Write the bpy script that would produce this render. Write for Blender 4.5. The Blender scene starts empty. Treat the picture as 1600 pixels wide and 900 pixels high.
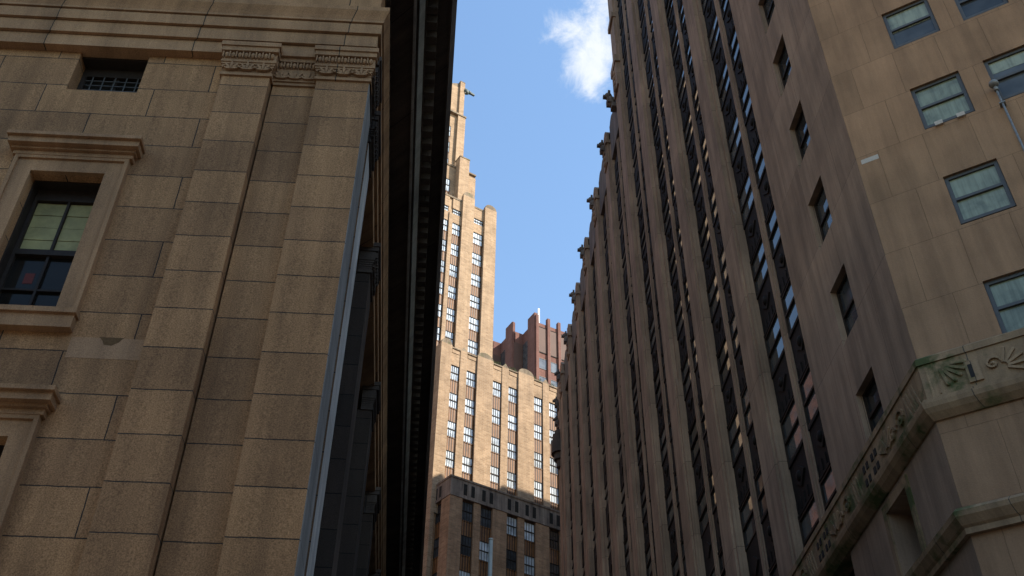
import bpy, bmesh, math, random
from mathutils import Vector, Matrix
random.seed(11)
R = math.radians
SC = bpy.context.scene
COL = SC.collection

# ------------------------------------------------------------------ camera
EYE = Vector((0, 0, 1.6))
F_PX, CX, CY = 1734.0, 800.0, 450.0            # pinhole in photo pixels (1600 x 900)
_up = Vector((32.0, 2000.0, F_PX)).normalized()    # world up seen from the camera
_fw = Vector((0, 0, 1))
_h = (_fw - _up * _fw.dot(_up)).normalized()
_rt = _up.cross(_h)
if _rt.x < 0: _rt = -_rt
cam_x = Vector((_rt.x, _h.x, _up.x)); cam_y = Vector((_rt.y, _h.y, _up.y)); cam_f = Vector((_rt.z, _h.z, _up.z))
cd = bpy.data.cameras.new('camera'); cam = bpy.data.objects.new('camera', cd); COL.objects.link(cam)
cd.sensor_width = 36.0; cd.lens = 36.0 * F_PX / 1600.0; cd.clip_start = 0.1; cd.clip_end = 5000
m = Matrix((cam_x, cam_y, -cam_f)).transposed().to_4x4(); m.translation = EYE
cam.matrix_world = m
SC.camera = cam
SC.render.resolution_x, SC.render.resolution_y = 1024, 576

def project(p):
    v = Vector(p) - EYE
    d = v.dot(cam_f)
    if d < 0.1: return (-9999, -9999)
    return (CX + F_PX * v.dot(cam_x) / d, CY - F_PX * v.dot(cam_y) / d)
def ray(px, py):
    return (cam_x * (px - CX) - cam_y * (py - CY) + cam_f * F_PX).normalized()
def pix_on_vertical(px, P0, az):
    pass

# ------------------------------------------------------------------ light and sky
SUN_AZ, SUN_EL = 105.0, 40.0
EXPOSURE = 1.18
w = bpy.data.worlds.new('World'); SC.world = w; w.use_nodes = True
nt = w.node_tree; nt.nodes.clear()
N = nt.nodes.new; L = nt.links.new
def nd(tree, typ, **kw):
    n = tree.nodes.new(typ)
    for k, v in kw.items():
        if k in n.inputs: n.inputs[k].default_value = v
        else: setattr(n, k, v)
    return n
out = N('ShaderNodeOutputWorld'); bg = N('ShaderNodeBackground'); sky = N('ShaderNodeTexSky')
sky.sky_type = 'NISHITA'; sky.sun_disc = False
sky.sun_elevation = R(SUN_EL); sky.sun_rotation = R(SUN_AZ)
sky.air_density = 1.6; sky.dust_density = 0.2; sky.ozone_density = 4.0; sky.altitude = 0
bg.inputs['Strength'].default_value = 0.12
# one fair-weather cloud in the sky, by direction
tc = N('ShaderNodeTexCoord')
cdir = ray(925, 62)
cside = cam_x - cdir * cam_x.dot(cdir); cside.normalize()
cupv = cdir.cross(cside); 
if cupv.z < 0: cupv = -cupv
def dotn(v):
    n = nd(nt, 'ShaderNodeVectorMath', operation='DOT_PRODUCT'); n.inputs[1].default_value = v; L(tc.outputs['Generated'], n.inputs[0]); return n.outputs['Value']
def math_n(op, a, b=None, clamp=False):
    n = nt.nodes.new('ShaderNodeMath'); n.operation = op; n.use_clamp = clamp
    for i, x in enumerate((a, b)):
        if x is None: continue
        if isinstance(x, (int, float)): n.inputs[i].default_value = x
        else: L(x, n.inputs[i])
    return n.outputs[0]
cu, cv, cz = dotn(cside), dotn(cupv), dotn(cdir)
cmb = N('ShaderNodeCombineXYZ'); L(cu, cmb.inputs[0]); L(cv, cmb.inputs[1])
nz = nd(nt, 'ShaderNodeTexNoise', Scale=24.0, Detail=12.0, Roughness=0.66, Distortion=0.35); L(cmb.outputs[0], nz.inputs['Vector'])
nz2 = nd(nt, 'ShaderNodeTexNoise', Scale=70.0, Detail=6.0, Roughness=0.6); L(cmb.outputs[0], nz2.inputs['Vector'])
# two soft lobes: body and a tail that runs down
def lobe(x0, y0, ax, ay):
    dx = math_n('DIVIDE', math_n('SUBTRACT', cu, x0), ax); dy = math_n('DIVIDE', math_n('SUBTRACT', cv, y0), ay)
    r2 = math_n('ADD', math_n('MULTIPLY', dx, dx), math_n('MULTIPLY', dy, dy))
    return math_n('SUBTRACT', 1.0, math_n('SQRT', r2))
px = 1 / (F_PX * 1.14)
b1 = lobe(8 * px, 8 * px, 88 * px, 78 * px); b2 = lobe(-8 * px, -45 * px, 52 * px, 82 * px); b3 = lobe(60 * px, 60 * px, 100 * px, 100 * px)
body = math_n('MAXIMUM', math_n('MAXIMUM', b1, b2), b3)
dens = math_n('ADD', body, math_n('MULTIPLY', math_n('SUBTRACT', nz.outputs['Fac'], 0.5), 2.6))
cm = nd(nt, 'ShaderNodeMapRange', interpolation_type='SMOOTHSTEP'); L(dens, cm.inputs['Value'])
cm.inputs['From Min'].default_value = 0.0; cm.inputs['From Max'].default_value = 0.95
front = math_n('GREATER_THAN', cz, 0.5)
cfac = math_n('MULTIPLY', math_n('MULTIPLY', cm.outputs[0], front), 0.96)
ccol = nd(nt, 'ShaderNodeMixRGB'); ccol.inputs[1].default_value = (3.1, 3.4, 3.9, 1); ccol.inputs[2].default_value = (4.0, 4.1, 4.2, 1)
L(nz2.outputs['Fac'], ccol.inputs[0])
mx = N('ShaderNodeMixRGB'); L(cfac, mx.inputs[0]); L(sky.outputs[0], mx.inputs[1]); L(ccol.outputs[0], mx.inputs[2])
L(mx.outputs[0], bg.inputs['Color']); L(bg.outputs[0], out.inputs[0])

sd = bpy.data.lights.new('sun', 'SUN'); sun = bpy.data.objects.new('sun', sd); COL.objects.link(sun)
sd.energy = 4.2; sd.angle = R(0.53); sd.color = (1.0, 0.93, 0.82)
sdir = Vector((math.sin(R(SUN_AZ)) * math.cos(R(SUN_EL)), math.cos(R(SUN_AZ)) * math.cos(R(SUN_EL)), math.sin(R(SUN_EL))))
sun.rotation_euler = sdir.to_track_quat('Z', 'Y').to_euler(); sun.location = (40, -10, 150)
SC.view_settings.view_transform = 'Standard'; SC.view_settings.look = 'None'; SC.view_settings.exposure = EXPOSURE
SC.view_settings.gamma = 1.0; SC.view_settings.use_curve_mapping = False
SC.render.engine = 'CYCLES'; SC.cycles.max_bounces = 6; SC.cycles.diffuse_bounces = 4; SC.cycles.use_denoising = True

# ------------------------------------------------------------------ mesh helpers
class Frame:
    """facade frame: u along the wall, n out of the wall, z up; k leans u with height"""
    def __init__(s, P0, az, side=1, k=0.0, zref=25.0):
        s.P = Vector((P0[0], P0[1], 0)); a = R(az)
        s.U = Vector((math.sin(a), math.cos(a), 0)); s.N = Vector((s.U.y, -s.U.x, 0)) * side
        s.k, s.zref, s.az, s.side = k, zref, az, side
    def __call__(s, u, n, z):
        return s.P + s.U * (u + s.k * (z - s.zref)) + s.N * n + Vector((0, 0, z))
    def moved(s, n):
        f = Frame((0, 0), s.az, s.side, s.k, s.zref); f.P = s.P + s.N * n; return f

class MB:
    def __init__(s): s.v = []; s.f = []; s.uv = []; s.smooth = []
    def quad(s, pts, uvs=None, smooth=False):
        i = len(s.v); s.v += [Vector(p) for p in pts]; s.f.append(tuple(range(i, i + len(pts))))
        s.uv.append(uvs or [(0, 0)] * len(pts)); s.smooth.append(smooth)
    def box(s, F, u0, u1, n0, n1, z0, z1, skip='', bev=0.0):
        c = lambda u, n, z: F(u, n, z)
        uo = 0.37 * n1
        faces = {
            'f': [(u0, n1, z0), (u1, n1, z0), (u1, n1, z1), (u0, n1, z1)],
            'b': [(u1, n0, z0), (u0, n0, z0), (u0, n0, z1), (u1, n0, z1)],
            'l': [(u0, n0, z0), (u0, n1, z0), (u0, n1, z1), (u0, n0, z1)],
            'r': [(u1, n1, z0), (u1, n0, z0), (u1, n0, z1), (u1, n1, z1)],
            't': [(u0, n1, z1), (u1, n1, z1), (u1, n0, z1), (u0, n0, z1)],
            'd': [(u0, n0, z0), (u1, n0, z0), (u1, n1, z0), (u0, n1, z0)]}
        for key, q in faces.items():
            if key in skip: continue
            if key in 'fb': uv = [(a, d) for a, b, d in q]
            elif key in 'lr': uv = [(a + b - n1, d) if key == 'r' else (a - b + n1, d) for a, b, d in q]
            else: uv = [(a, d + b) for a, b, d in q]
            s.quad([c(*p) for p in q], uv)
    def prism(s, F, poly, n0, n1, smooth=False):
        """poly in (u, z), extruded from n0 to n1"""
        k = len(poly)
        s.quad([F(u, n1, z) for u, z in poly], [(u, z) for u, z in poly])
        s.quad([F(u, n0, z) for u, z in reversed(poly)], [(u, z) for u, z in reversed(poly)])
        for i in range(k):
            a, b = poly[i], poly[(i + 1) % k]
            s.quad([F(a[0], n1, a[1]), F(a[0], n0, a[1]), F(b[0], n0, b[1]), F(b[0], n1, b[1])], [(a[0], a[1]), (a[0] - n1 + n0, a[1]), (b[0] - n1 + n0, b[1]), (b[0], b[1])], smooth)
    def bar(s, F, a, b, wd, n0, n1):
        """straight bar between two (u, z) points"""
        dx, dz = b[0] - a[0], b[1] - a[1]; l = math.hypot(dx, dz) or 1e-6
        px_, pz_ = -dz / l * wd / 2, dx / l * wd / 2
        s.prism(F, [(a[0] + px_, a[1] + pz_), (b[0] + px_, b[1] + pz_), (b[0] - px_, b[1] - pz_), (a[0] - px_, a[1] - pz_)], n0, n1)
    def ball(s, F, u, n, z, ru, rn, rz, seg=8, rings=5):
        rows = []
        for j in range(rings + 1):
            t = math.pi * j / rings
            rows.append([F(u + ru * math.sin(t) * math.cos(2 * math.pi * i / seg), n + rn * math.sin(t) * math.sin(2 * math.pi * i / seg), z + rz * math.cos(t)) for i in range(seg)])
        for j in range(rings):
            for i in range(seg):
                q = [rows[j][i], rows[j][(i + 1) % seg], rows[j + 1][(i + 1) % seg], rows[j + 1][i]]
                if j == 0: q = [q[0], q[2], q[3]]
                elif j == rings - 1: q = q[:3]
                s.quad(q, [(u, z)] * len(q), True)
    def tube(s, pts, r, seg=10):
        pts = [Vector(p) for p in pts]; rings = []
        for i, p in enumerate(pts):
            d = (pts[min(i + 1, len(pts) - 1)] - pts[max(i - 1, 0)]).normalized()
            a = d.orthogonal().normalized(); b = d.cross(a)
            rr = r[i] if isinstance(r, (list, tuple)) else r
            rings.append([p + a * rr * math.cos(2 * math.pi * k / seg) + b * rr * math.sin(2 * math.pi * k / seg) for k in range(seg)])
        for i in range(len(pts) - 1):
            for k in range(seg):
                s.quad([rings[i][k], rings[i][(k + 1) % seg], rings[i + 1][(k + 1) % seg], rings[i + 1][k]], None, True)
        s.quad(list(reversed(rings[0]))); s.quad(rings[-1])
    def sweep(s, path, prof, closed_ends=True):
        """path: list of fn(n, z)->point with running length; prof: list of (n, z)"""
        for (fa, la), (fb, lb) in zip(path[:-1], path[1:]):
            run = 0
            for (n0, z0), (n1, z1) in zip(prof[:-1], prof[1:]):
                l = math.hypot(n1 - n0, z1 - z0)
                s.quad([fa(n0, z0), fb(n0, z0), fb(n1, z1), fa(n1, z1)], [(la, z0 + n0 * .5), (lb, z0 + n0 * .5), (lb, z1 + n1 * .5), (la, z1 + n1 * .5)]); run += l
        if closed_ends:
            s.quad([path[0][0](n, z) for n, z in prof]); s.quad([path[-1][0](n, z) for n, z in reversed(prof)])
    def mesh(s, name, mat, origin=Vector((0, 0, 0)), weld=True):
        me = bpy.data.meshes.new(name)
        me.from_pydata([v - origin for v in s.v], [], s.f)
        ul = me.uv_layers.new(name='UVMap'); flat = []
        for q in s.uv:
            for c in q: flat += [c[0], c[1]]
        ul.data.foreach_set('uv', flat)
        me.polygons.foreach_set('use_smooth', s.smooth)
        me.materials.append(mat)
        bm = bmesh.new(); bm.from_mesh(me)
        bmesh.ops.remove_doubles(bm, verts=bm.verts, dist=0.0006)
        bmesh.ops.recalc_face_normals(bm, faces=bm.faces)
        bm.to_mesh(me); bm.free(); me.update()
        return me
    def build(s, name, mat, parent=None, label=None, kind=None):
        org = Vector((0, 0, 0))
        o = bpy.data.objects.new(name, None)
        po = parent_loc(parent) if parent else Vector((0, 0, 0))
        bpy.data.objects.remove(o)
        if not parent:
            org = Vector((sum(v.x for v in s.v) / len(s.v), sum(v.y for v in s.v) / len(s.v), min(v.z for v in s.v)))
        else: org = po
        o = bpy.data.objects.new(name, s.mesh(name, mat, org)); COL.objects.link(o)
        if parent: o.parent = parent
        else: o.location = org
        if label: o['label'] = label
        if kind: o['kind'] = kind
        return o
def parent_loc(o):
    p = Vector((0, 0, 0))
    while o: p = p + o.location; o = o.parent
    return p
class Each:
    """like MB, but every piece becomes a part of its own"""
    def __init__(s, name, mat, parent): s.a = (name, mat, parent)
    def _do(s, fn, *a): mb = MB(); fn(mb, *a); return mb.build(*s.a)
    def box(s, *a): return s._do(MB.box, *a)
    def prism(s, *a): return s._do(MB.prism, *a)
    def bar(s, *a): return s._do(MB.bar, *a)
    def group(s, fn, *a): return s._do(fn, *a)
def thing(name, label, cat, loc, group=None):
    o = bpy.data.objects.new(name, None); COL.objects.link(o); o.location = loc; o.empty_display_size = 0.5
    o['label'] = label; o['category'] = cat
    if group: o['group'] = group
    return o
def tag(o, label, cat, group=None):
    o['label'] = label; o['category'] = cat
    if group: o['group'] = group
    return o
def place(name, me, parent, wloc):
    """a part with its own origin, sharing mesh data"""
    o = bpy.data.objects.new(name, me); COL.objects.link(o); o.parent = parent
    o.location = Vector(wloc) - parent_loc(parent)
    return o

# ------------------------------------------------------------------ materials
def base_mat(name, rough=0.85, spec=0.25):
    mt = bpy.data.materials.new(name); mt.use_nodes = True; t = mt.node_tree
    b = t.nodes['Principled BSDF']; b.inputs['Roughness'].default_value = rough; b.inputs['Specular IOR Level'].default_value = spec
    return mt, t, b
def uvn(t, su=1.0, sv=1.0):
    u = t.nodes.new('ShaderNodeUVMap'); u.uv_map = 'UVMap'
    mp = t.nodes.new('ShaderNodeMapping'); mp.inputs['Scale'].default_value = (su, sv, 1); t.links.new(u.outputs[0], mp.inputs[0]); return mp.outputs[0]
def noise(t, vec, scale, detail=4, rough=.6):
    n = nd(t, 'ShaderNodeTexNoise', Scale=scale, Detail=float(detail), Roughness=rough); t.links.new(vec, n.inputs['Vector']); return n.outputs['Fac']
def ramp(t, fac, stops):
    r = t.nodes.new('ShaderNodeValToRGB'); t.links.new(fac, r.inputs[0])
    while len(r.color_ramp.elements) < len(stops): r.color_ramp.elements.new(0.5)
    for e, (p, c) in zip(r.color_ramp.elements, stops):
        e.position = p; e.color = c if len(c) == 4 else (*c, 1)
    return r.outputs[0]
def mul(t, a, b, fac=1.0):
    n = t.nodes.new('ShaderNodeMixRGB'); n.blend_type = 'MULTIPLY'; n.inputs[0].default_value = fac
    for i, x in ((1, a), (2, b)):
        if isinstance(x, tuple): n.inputs[i].default_value = x if len(x) == 4 else (*x, 1)
        else: t.links.new(x, n.inputs[i])
    return n.outputs[0]
def mixc(t, f, a, b):
    n = t.nodes.new('ShaderNodeMixRGB')
    if isinstance(f, float): n.inputs[0].default_value = f
    else: t.links.new(f, n.inputs[0])
    for i, x in ((1, a), (2, b)):
        if isinstance(x, tuple): n.inputs[i].default_value = x if len(x) == 4 else (*x, 1)
        else: t.links.new(x, n.inputs[i])
    return n.outputs[0]
def bump(t, b, h, strength=.4, dist=.02):
    n = t.nodes.new('ShaderNodeBump'); n.inputs['Strength'].default_value = strength; n.inputs['Distance'].default_value = dist
    t.links.new(h, n.inputs['Height']); t.links.new(n.outputs[0], b.inputs['Normal'])

def stone(name, c1, c2, mortar, bw, bh, z0=0.0, u0=0.0, msize=.008, speck=(90, .35), streak=.35, stain=.3, offset=.5, moss=None, blockvar=1.0):
    mt, t, b = base_mat(name, .88, .2)
    u = t.nodes.new('ShaderNodeUVMap'); u.uv_map = 'UVMap'
    mp = t.nodes.new('ShaderNodeMapping'); mp.inputs['Location'].default_value = (-u0, -z0, 0)
    wob = nd(t, 'ShaderNodeTexNoise', Scale=2.6, Detail=4.0, Roughness=.7); t.links.new(u.outputs[0], wob.inputs['Vector'])
    wsub = nd(t, 'ShaderNodeVectorMath', operation='SUBTRACT'); t.links.new(wob.outputs['Color'], wsub.inputs[0]); wsub.inputs[1].default_value = (.5, .5, .5)
    wsc = nd(t, 'ShaderNodeVectorMath', operation='MULTIPLY_ADD'); t.links.new(wsub.outputs[0], wsc.inputs[0]); wsc.inputs[1].default_value = (min(.035, bh * .04),) * 3; t.links.new(u.outputs[0], wsc.inputs[2])
    t.links.new(wsc.outputs[0], mp.inputs[0])
    br = nd(t, 'ShaderNodeTexBrick'); br.offset = offset; br.squash = 1.0
    t.links.new(mp.outputs[0], br.inputs['Vector'])
    br.inputs['Scale'].default_value = 1.0; br.inputs['Brick Width'].default_value = bw; br.inputs['Row Height'].default_value = bh
    br.inputs['Mortar Size'].default_value = msize; br.inputs['Mortar Smooth'].default_value = .2; br.inputs['Bias'].default_value = 0.0
    br.inputs['Color1'].default_value = (*c1, 1); br.inputs['Color2'].default_value = (*c2, 1); br.inputs['Mortar'].default_value = (*mortar, 1)
    col = br.outputs['Color']
    geo = t.nodes.new('ShaderNodeNewGeometry')
    sp = noise(t, geo.outputs['Position'], speck[0], 3, .7)
    col = mul(t, col, ramp(t, sp, [(.3, (1 - speck[1],) * 3), (.7, (1 + speck[1] * .6,) * 3)]))
    st = noise(t, uvn(t, 2.2, .16), 1.0, 5, .65)
    col = mul(t, col, ramp(t, st, [(.35, (1 - streak, 1 - streak, 1 - streak * .95)), (.62, (1.06,) * 3)]))
    sn = noise(t, geo.outputs['Position'], .45, 6, .6)
    col = mul(t, col, ramp(t, sn, [(.3, (1 - stain,) * 3), (.65, (1.08,) * 3)]))
    if moss:
        mn = noise(t, geo.outputs['Position'], moss[1], 5, .65)
        mk = ramp(t, mn, [(moss[2], (0, 0, 0)), (moss[2] + .12, (1, 1, 1))])
        col = mixc(t, mk, col, moss[0])
    t.links.new(col, b.inputs['Base Color'])
    h = t.nodes.new('ShaderNodeMath'); h.operation = 'MULTIPLY_ADD'; t.links.new(br.outputs['Fac'], h.inputs[0]); h.inputs[1].default_value = -1.0
    fn = noise(t, geo.outputs['Position'], speck[0] * .7, 3, .7); t.links.new(fn, h.inputs[2])
    bump(t, b, h.outputs[0], .5, .012)
    return mt
def glass(name, col, rough=.06, var=.5, spec=.5, blind=None):
    mt, t, b = base_mat(name, rough, spec)
    oi = t.nodes.new('ShaderNodeObjectInfo')
    c = ramp(t, oi.outputs['Random'], [(0, tuple(x * (1 - var) for x in col)), (1, tuple(min(1, x * (1 + var)) for x in col))])
    geo = t.nodes.new('ShaderNodeNewGeometry')
    wv = noise(t, geo.outputs['Position'], 1.3, 2, .5)
    c = mul(t, c, ramp(t, wv, [(.35, (.7,) * 3), (.65, (1.2,) * 3)]))
    t.links.new(c, b.inputs['Base Color']); b.inputs['Coat Weight'].default_value = 0.0
    bump(t, b, noise(t, geo.outputs['Position'], .9, 1, .4), .06, .05)
    return mt
def plain(name, col, rough=.6, spec=.3, metal=0.0, nscale=3.0, var=.25):
    mt, t, b = base_mat(name, rough, spec); b.inputs['Metallic'].default_value = metal
    geo = t.nodes.new('ShaderNodeNewGeometry')
    n = noise(t, geo.outputs['Position'], nscale, 5, .65)
    t.links.new(mul(t, (*col, 1), ramp(t, n, [(.3, (1 - var,) * 3), (.7, (1 + var * .5,) * 3)])), b.inputs['Base Color'])
    return mt
def ribbed(name, c1, c2, period, rough=.6):
    mt, t, b = base_mat(name, rough, .3)
    wv = nd(t, 'ShaderNodeTexWave', Scale=1.0 / period / 1.0 * 0.5 * .314 * 2, Distortion=.0); wv.bands_direction = 'X'
    t.links.new(uvn(t), wv.inputs['Vector'])
    geo = t.nodes.new('ShaderNodeNewGeometry')
    n = noise(t, geo.outputs['Position'], 1.6, 5, .7)
    c = mixc(t, wv.outputs['Fac'], c1, c2)
    t.links.new(mul(t, c, ramp(t, n, [(.3, (.6, .58, .55)), (.7, (1.25, 1.2, 1.1))])), b.inputs['Base Color'])
    bump(t, b, wv.outputs['Fac'], .6, .04)
    return mt

M = {}
M['granite'] = stone('granite', (.45, .24, .106), (.32, .17, .078), (.05, .038, .028), 2.05, .795, z0=12.86, u0=-1.03, msize=.011, speck=(48, .55), streak=.32, stain=.26)
M['granite_block'] = stone('granite_pilaster', (.455, .243, .108), (.32, .17, .078), (.05, .038, .028), 3.0, .795, z0=12.86, u0=-4.6, msize=.011, speck=(48, .55), streak=.32, stain=.26, offset=0.0)
M['granite_trim'] = stone('granite_trim', (.39, .22, .108), (.31, .175, .088), (.06, .045, .03), 2.9, 40.0, z0=0.0, u0=.8, msize=.012, speck=(55, .38), streak=.3, stain=.25)
M['granite_side'] = stone('lit_side_granite', (.36, .345, .315), (.31, .298, .27), (.12, .11, .095), 9.0, .795, z0=12.86, speck=(45, .22), streak=.3, stain=.3)  # same granite, greyed to carry the bluish sky light on the flank
M['shaded_return'] = stone('shaded_return', (.2, .12, .065), (.15, .09, .05), (.03, .022, .016), 3.0, .795, z0=12.86, msize=.014, speck=(48, .4), streak=.2, stain=.2)  # same granite darkened: the shade between pilasters is put into the colour
M['shaded_soot_return'] = stone('shaded_soot_return', (.055, .037, .026), (.04, .028, .02), (.014, .011, .009), 3.0, .795, z0=12.86, msize=.014, speck=(48, .4), streak=.2, stain=.2)  # sooty granite, with the deep shade of the returns put into its colour
M['granite_lit'] = stone('lit_granite_flank', (.62, .60, .55), (.56, .54, .49), (.3, .28, .25), 3.0, .795, z0=12.86, msize=.008, speck=(45, .22), streak=.3, stain=.3)  # same granite made pale: street sky light painted into the second pilaster
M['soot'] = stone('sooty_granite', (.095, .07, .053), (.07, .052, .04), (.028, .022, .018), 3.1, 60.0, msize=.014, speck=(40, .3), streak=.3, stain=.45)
M['lime'] = stone('limestone', (.36, .245, .16), (.31, .21, .138), (.21, .143, .095), 2.6, 3.89, z0=19.86 - 1.9, msize=.014, speck=(35, .12), streak=.3, stain=.24)
M['lime_pier'] = stone('limestone_pier', (.37, .255, .168), (.305, .21, .138), (.175, .12, .08), 30.0, 3.89, z0=18.3, u0=-9.0, msize=.016, speck=(35, .12), streak=.36, stain=.26, offset=0.0)
M['lime_b'] = stone('limestone_front_lit', (.36, .208, .112), (.305, .178, .096), (.22, .127, .068), 1.28, 1.945, z0=19.9, u0=0.0, msize=.010, speck=(35, .12), streak=.22, stain=.2)  # same limestone as the long wall, its browner light put into the colour
M['lime_trim'] = stone('limestone_trim', (.36, .235, .13), (.31, .2, .11), (.10, .08, .06), 2.3, 30.0, msize=.012, speck=(35, .14), streak=.35, stain=.3, moss=((.075, .085, .03, 1), .8, .5))
M['lime_orn'] = stone('limestone_ornament', (.2, .165, .135), (.17, .14, .115), (.1, .08, .06), 3.0, 3.0, speck=(25, .25), streak=.4, stain=.4)
M['brick'] = stone('tan_brick', (.445, .30, .182), (.325, .212, .123), (.41, .31, .21), .62, .215, msize=.02, speck=(9, .14), streak=.14, stain=.2)
M['brick_low'] = stone('brown_brick', (.42, .245, .135), (.30, .175, .095), (.33, .225, .145), .62, .215, msize=.02, speck=(9, .16), streak=.2, stain=.25)
M['brick_cap'] = stone('weathered_coping', (.33, .25, .165), (.26, .2, .135), (.2, .15, .1), 1.2, 2.0, speck=(9, .2), streak=.4, stain=.4, moss=((.12, .12, .05, 1), .6, .56))
M['conc'] = stone('stone_band', (.31, .235, .175), (.265, .2, .15), (.14, .11, .085), 2.8, 6.0, speck=(12, .14), streak=.5, stain=.45)
M['redbrick'] = stone('red_brick', (.20, .095, .074), (.165, .078, .06), (.17, .098, .078), .7, .24, msize=.02, speck=(8, .1), streak=.14, stain=.14)
M['redpanel'] = plain('brown_panel', (.12, .07, .052), .7, .25, 0, .4, .15)
M['spandrel'] = ribbed('rust_spandrel', (.05, .024, .01, 1), (.25, .115, .038, 1), .3)
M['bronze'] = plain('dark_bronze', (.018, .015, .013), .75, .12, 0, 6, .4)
M['frame'] = plain('dark_frame', (.032, .023, .017), .6, .15, 0, 8, .3)
M['alu'] = plain('grey_frame', (.075, .07, .062), .5, .4, 0, 8, .2)
M['glass_t'] = glass('blinded_glass', (.58, .63, .66), .05, .22, .9)
M['glass_td'] = glass('dark_glass', (.05, .052, .055), .05, .5, .8)
M['glass_r'] = glass('street_glass', (.06, .064, .064), .04, .6, .35)
M['glass_b'] = glass('shade_glass', (.27, .31, .235), .05, .22, .3)
M['glass_br'] = glass('grey_glass', (.12, .13, .14), .08, .2, .7)
M['glass_l'] = glass('hall_glass', (.018, .016, .013), .05, .3, .15)
def curtain(name, col):
    mt, t, b = base_mat(name, .12, .5)
    geo = t.nodes.new('ShaderNodeNewGeometry')
    n1 = nd(t, 'ShaderNodeTexNoise', Scale=1.4, Detail=4.0, Roughness=.55, Distortion=.5); t.links.new(geo.outputs['Position'], n1.inputs['Vector'])
    n2 = noise(t, uvn(t, 9, .6), 1.0, 3, .6)
    oi = t.nodes.new('ShaderNodeObjectInfo')
    c = ramp(t, n1.outputs['Fac'], [(.3, tuple(x * .62 for x in col)), (.5, col), (.7, tuple(x * 1.15 for x in col))])
    c = mul(t, c, ramp(t, n2, [(.3, (.75,) * 3), (.6, (1.1,) * 3)])); c = mul(t, c, ramp(t, oi.outputs['Random'], [(0, (.75, .78, .72)), (1, (1.1, 1.08, 1.0))]))
    t.links.new(c, b.inputs['Base Color']); return mt
M['curtain'] = curtain('net_curtain', (.24, .26, .19))
M['blind'] = ribbed('folded_blind', (.33, .3, .13, 1), (.22, .19, .08, 1), 900.0)
M['louver'] = plain('louver_dark', (.03, .026, .022), .8, .2, 0, 5, .3)
M['asphalt'] = plain('asphalt', (.05, .05, .052), .9, .3, 0, 14, .3)
M['walk'] = plain('concrete_walk', (.3, .29, .27), .9, .2, 0, 4, .2)
M['kerb'] = plain('kerb_granite', (.33, .32, .3), .9, .2, 0, 9, .2)
M['paint'] = plain('road_paint', (.75, .74, .7), .8, .2, 0, 9, .2)
M['ground'] = plain('ground', (.16, .155, .15), .95, .1, 0, .3, .3)
M['verdigris'] = plain('weathered_bronze', (.05, .075, .07), .6, .4, 0, 5, .4)
M['polepaint'] = plain('pale_pole', (.42, .40, .34), .5, .4, 0, 4, .15)
M['galv'] = plain('galvanised', (.22, .21, .19), .5, .4, .3, 9, .3)
M['white'] = plain('white_paint', (.75, .75, .74), .5, .3, 0, 4, .1)
M['leaf'] = plain('weed_leaf', (.06, .09, .025), .8, .2, 0, 9, .5)
M['red'] = plain('red_reflection', (.14, .035, .028), .7, .2, 0, 9, .2)  # colour of a faint reflection painted on a pane
M['pale'] = plain('pale_patch', (.46, .4, .33), .85, .2, 0, 20, .15)

# ------------------------------------------------------------------ ground and streets
def sheet(name, pts, z, mat, label=None):
    mb = MB(); mb.quad([(x, y, z) for x, y in pts], list(pts)); o = mb.build(name, mat, None); o['kind'] = 'structure'
    return o
sheet('ground', [(-700, -700), (700, -700), (700, 700), (-700, 700)], 0.0, M['ground'])
SF = Frame((1.7, 0), -4.4, 1)         # street axis frame: u along the street, n to the right
def strip(name, u0, u1, n0, n1, z, mat): return sheet(name, [tuple(SF(u, n, 0).xy) for u, n in ((u0, n0), (u1, n0), (u1, n1), (u0, n1))], z, mat)
strip('road', -160, 400, -.3, 6.2, 0.004, M['asphalt'])
for nm, a, b in (('pavement', -3.35, -.45), ('pavement', 6.35, 9.6)):
    mb = MB(); mb.box(SF, 13 if a < 0 else 27, 96, a, b, 0.0, .13); o = mb.build(nm, M['walk']); o['kind'] = 'structure'
for a in (-.45, 6.2):
    mb = MB(); mb.box(SF, 13 if a < 0 else 27, 96, a, a + .15, 0.0, .14); o = mb.build('kerb', M['kerb']); o['kind'] = 'structure'
mb = MB()
for i in range(14): mb.quad([SF(20 + i * 6, 2.9, .008), SF(23 + i * 6, 2.9, .008), SF(23 + i * 6, 3.03, .008), SF(20 + i * 6, 3.03, .008)])
o = mb.build('lane_marking', M['paint']); o['kind'] = 'structure'

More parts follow.
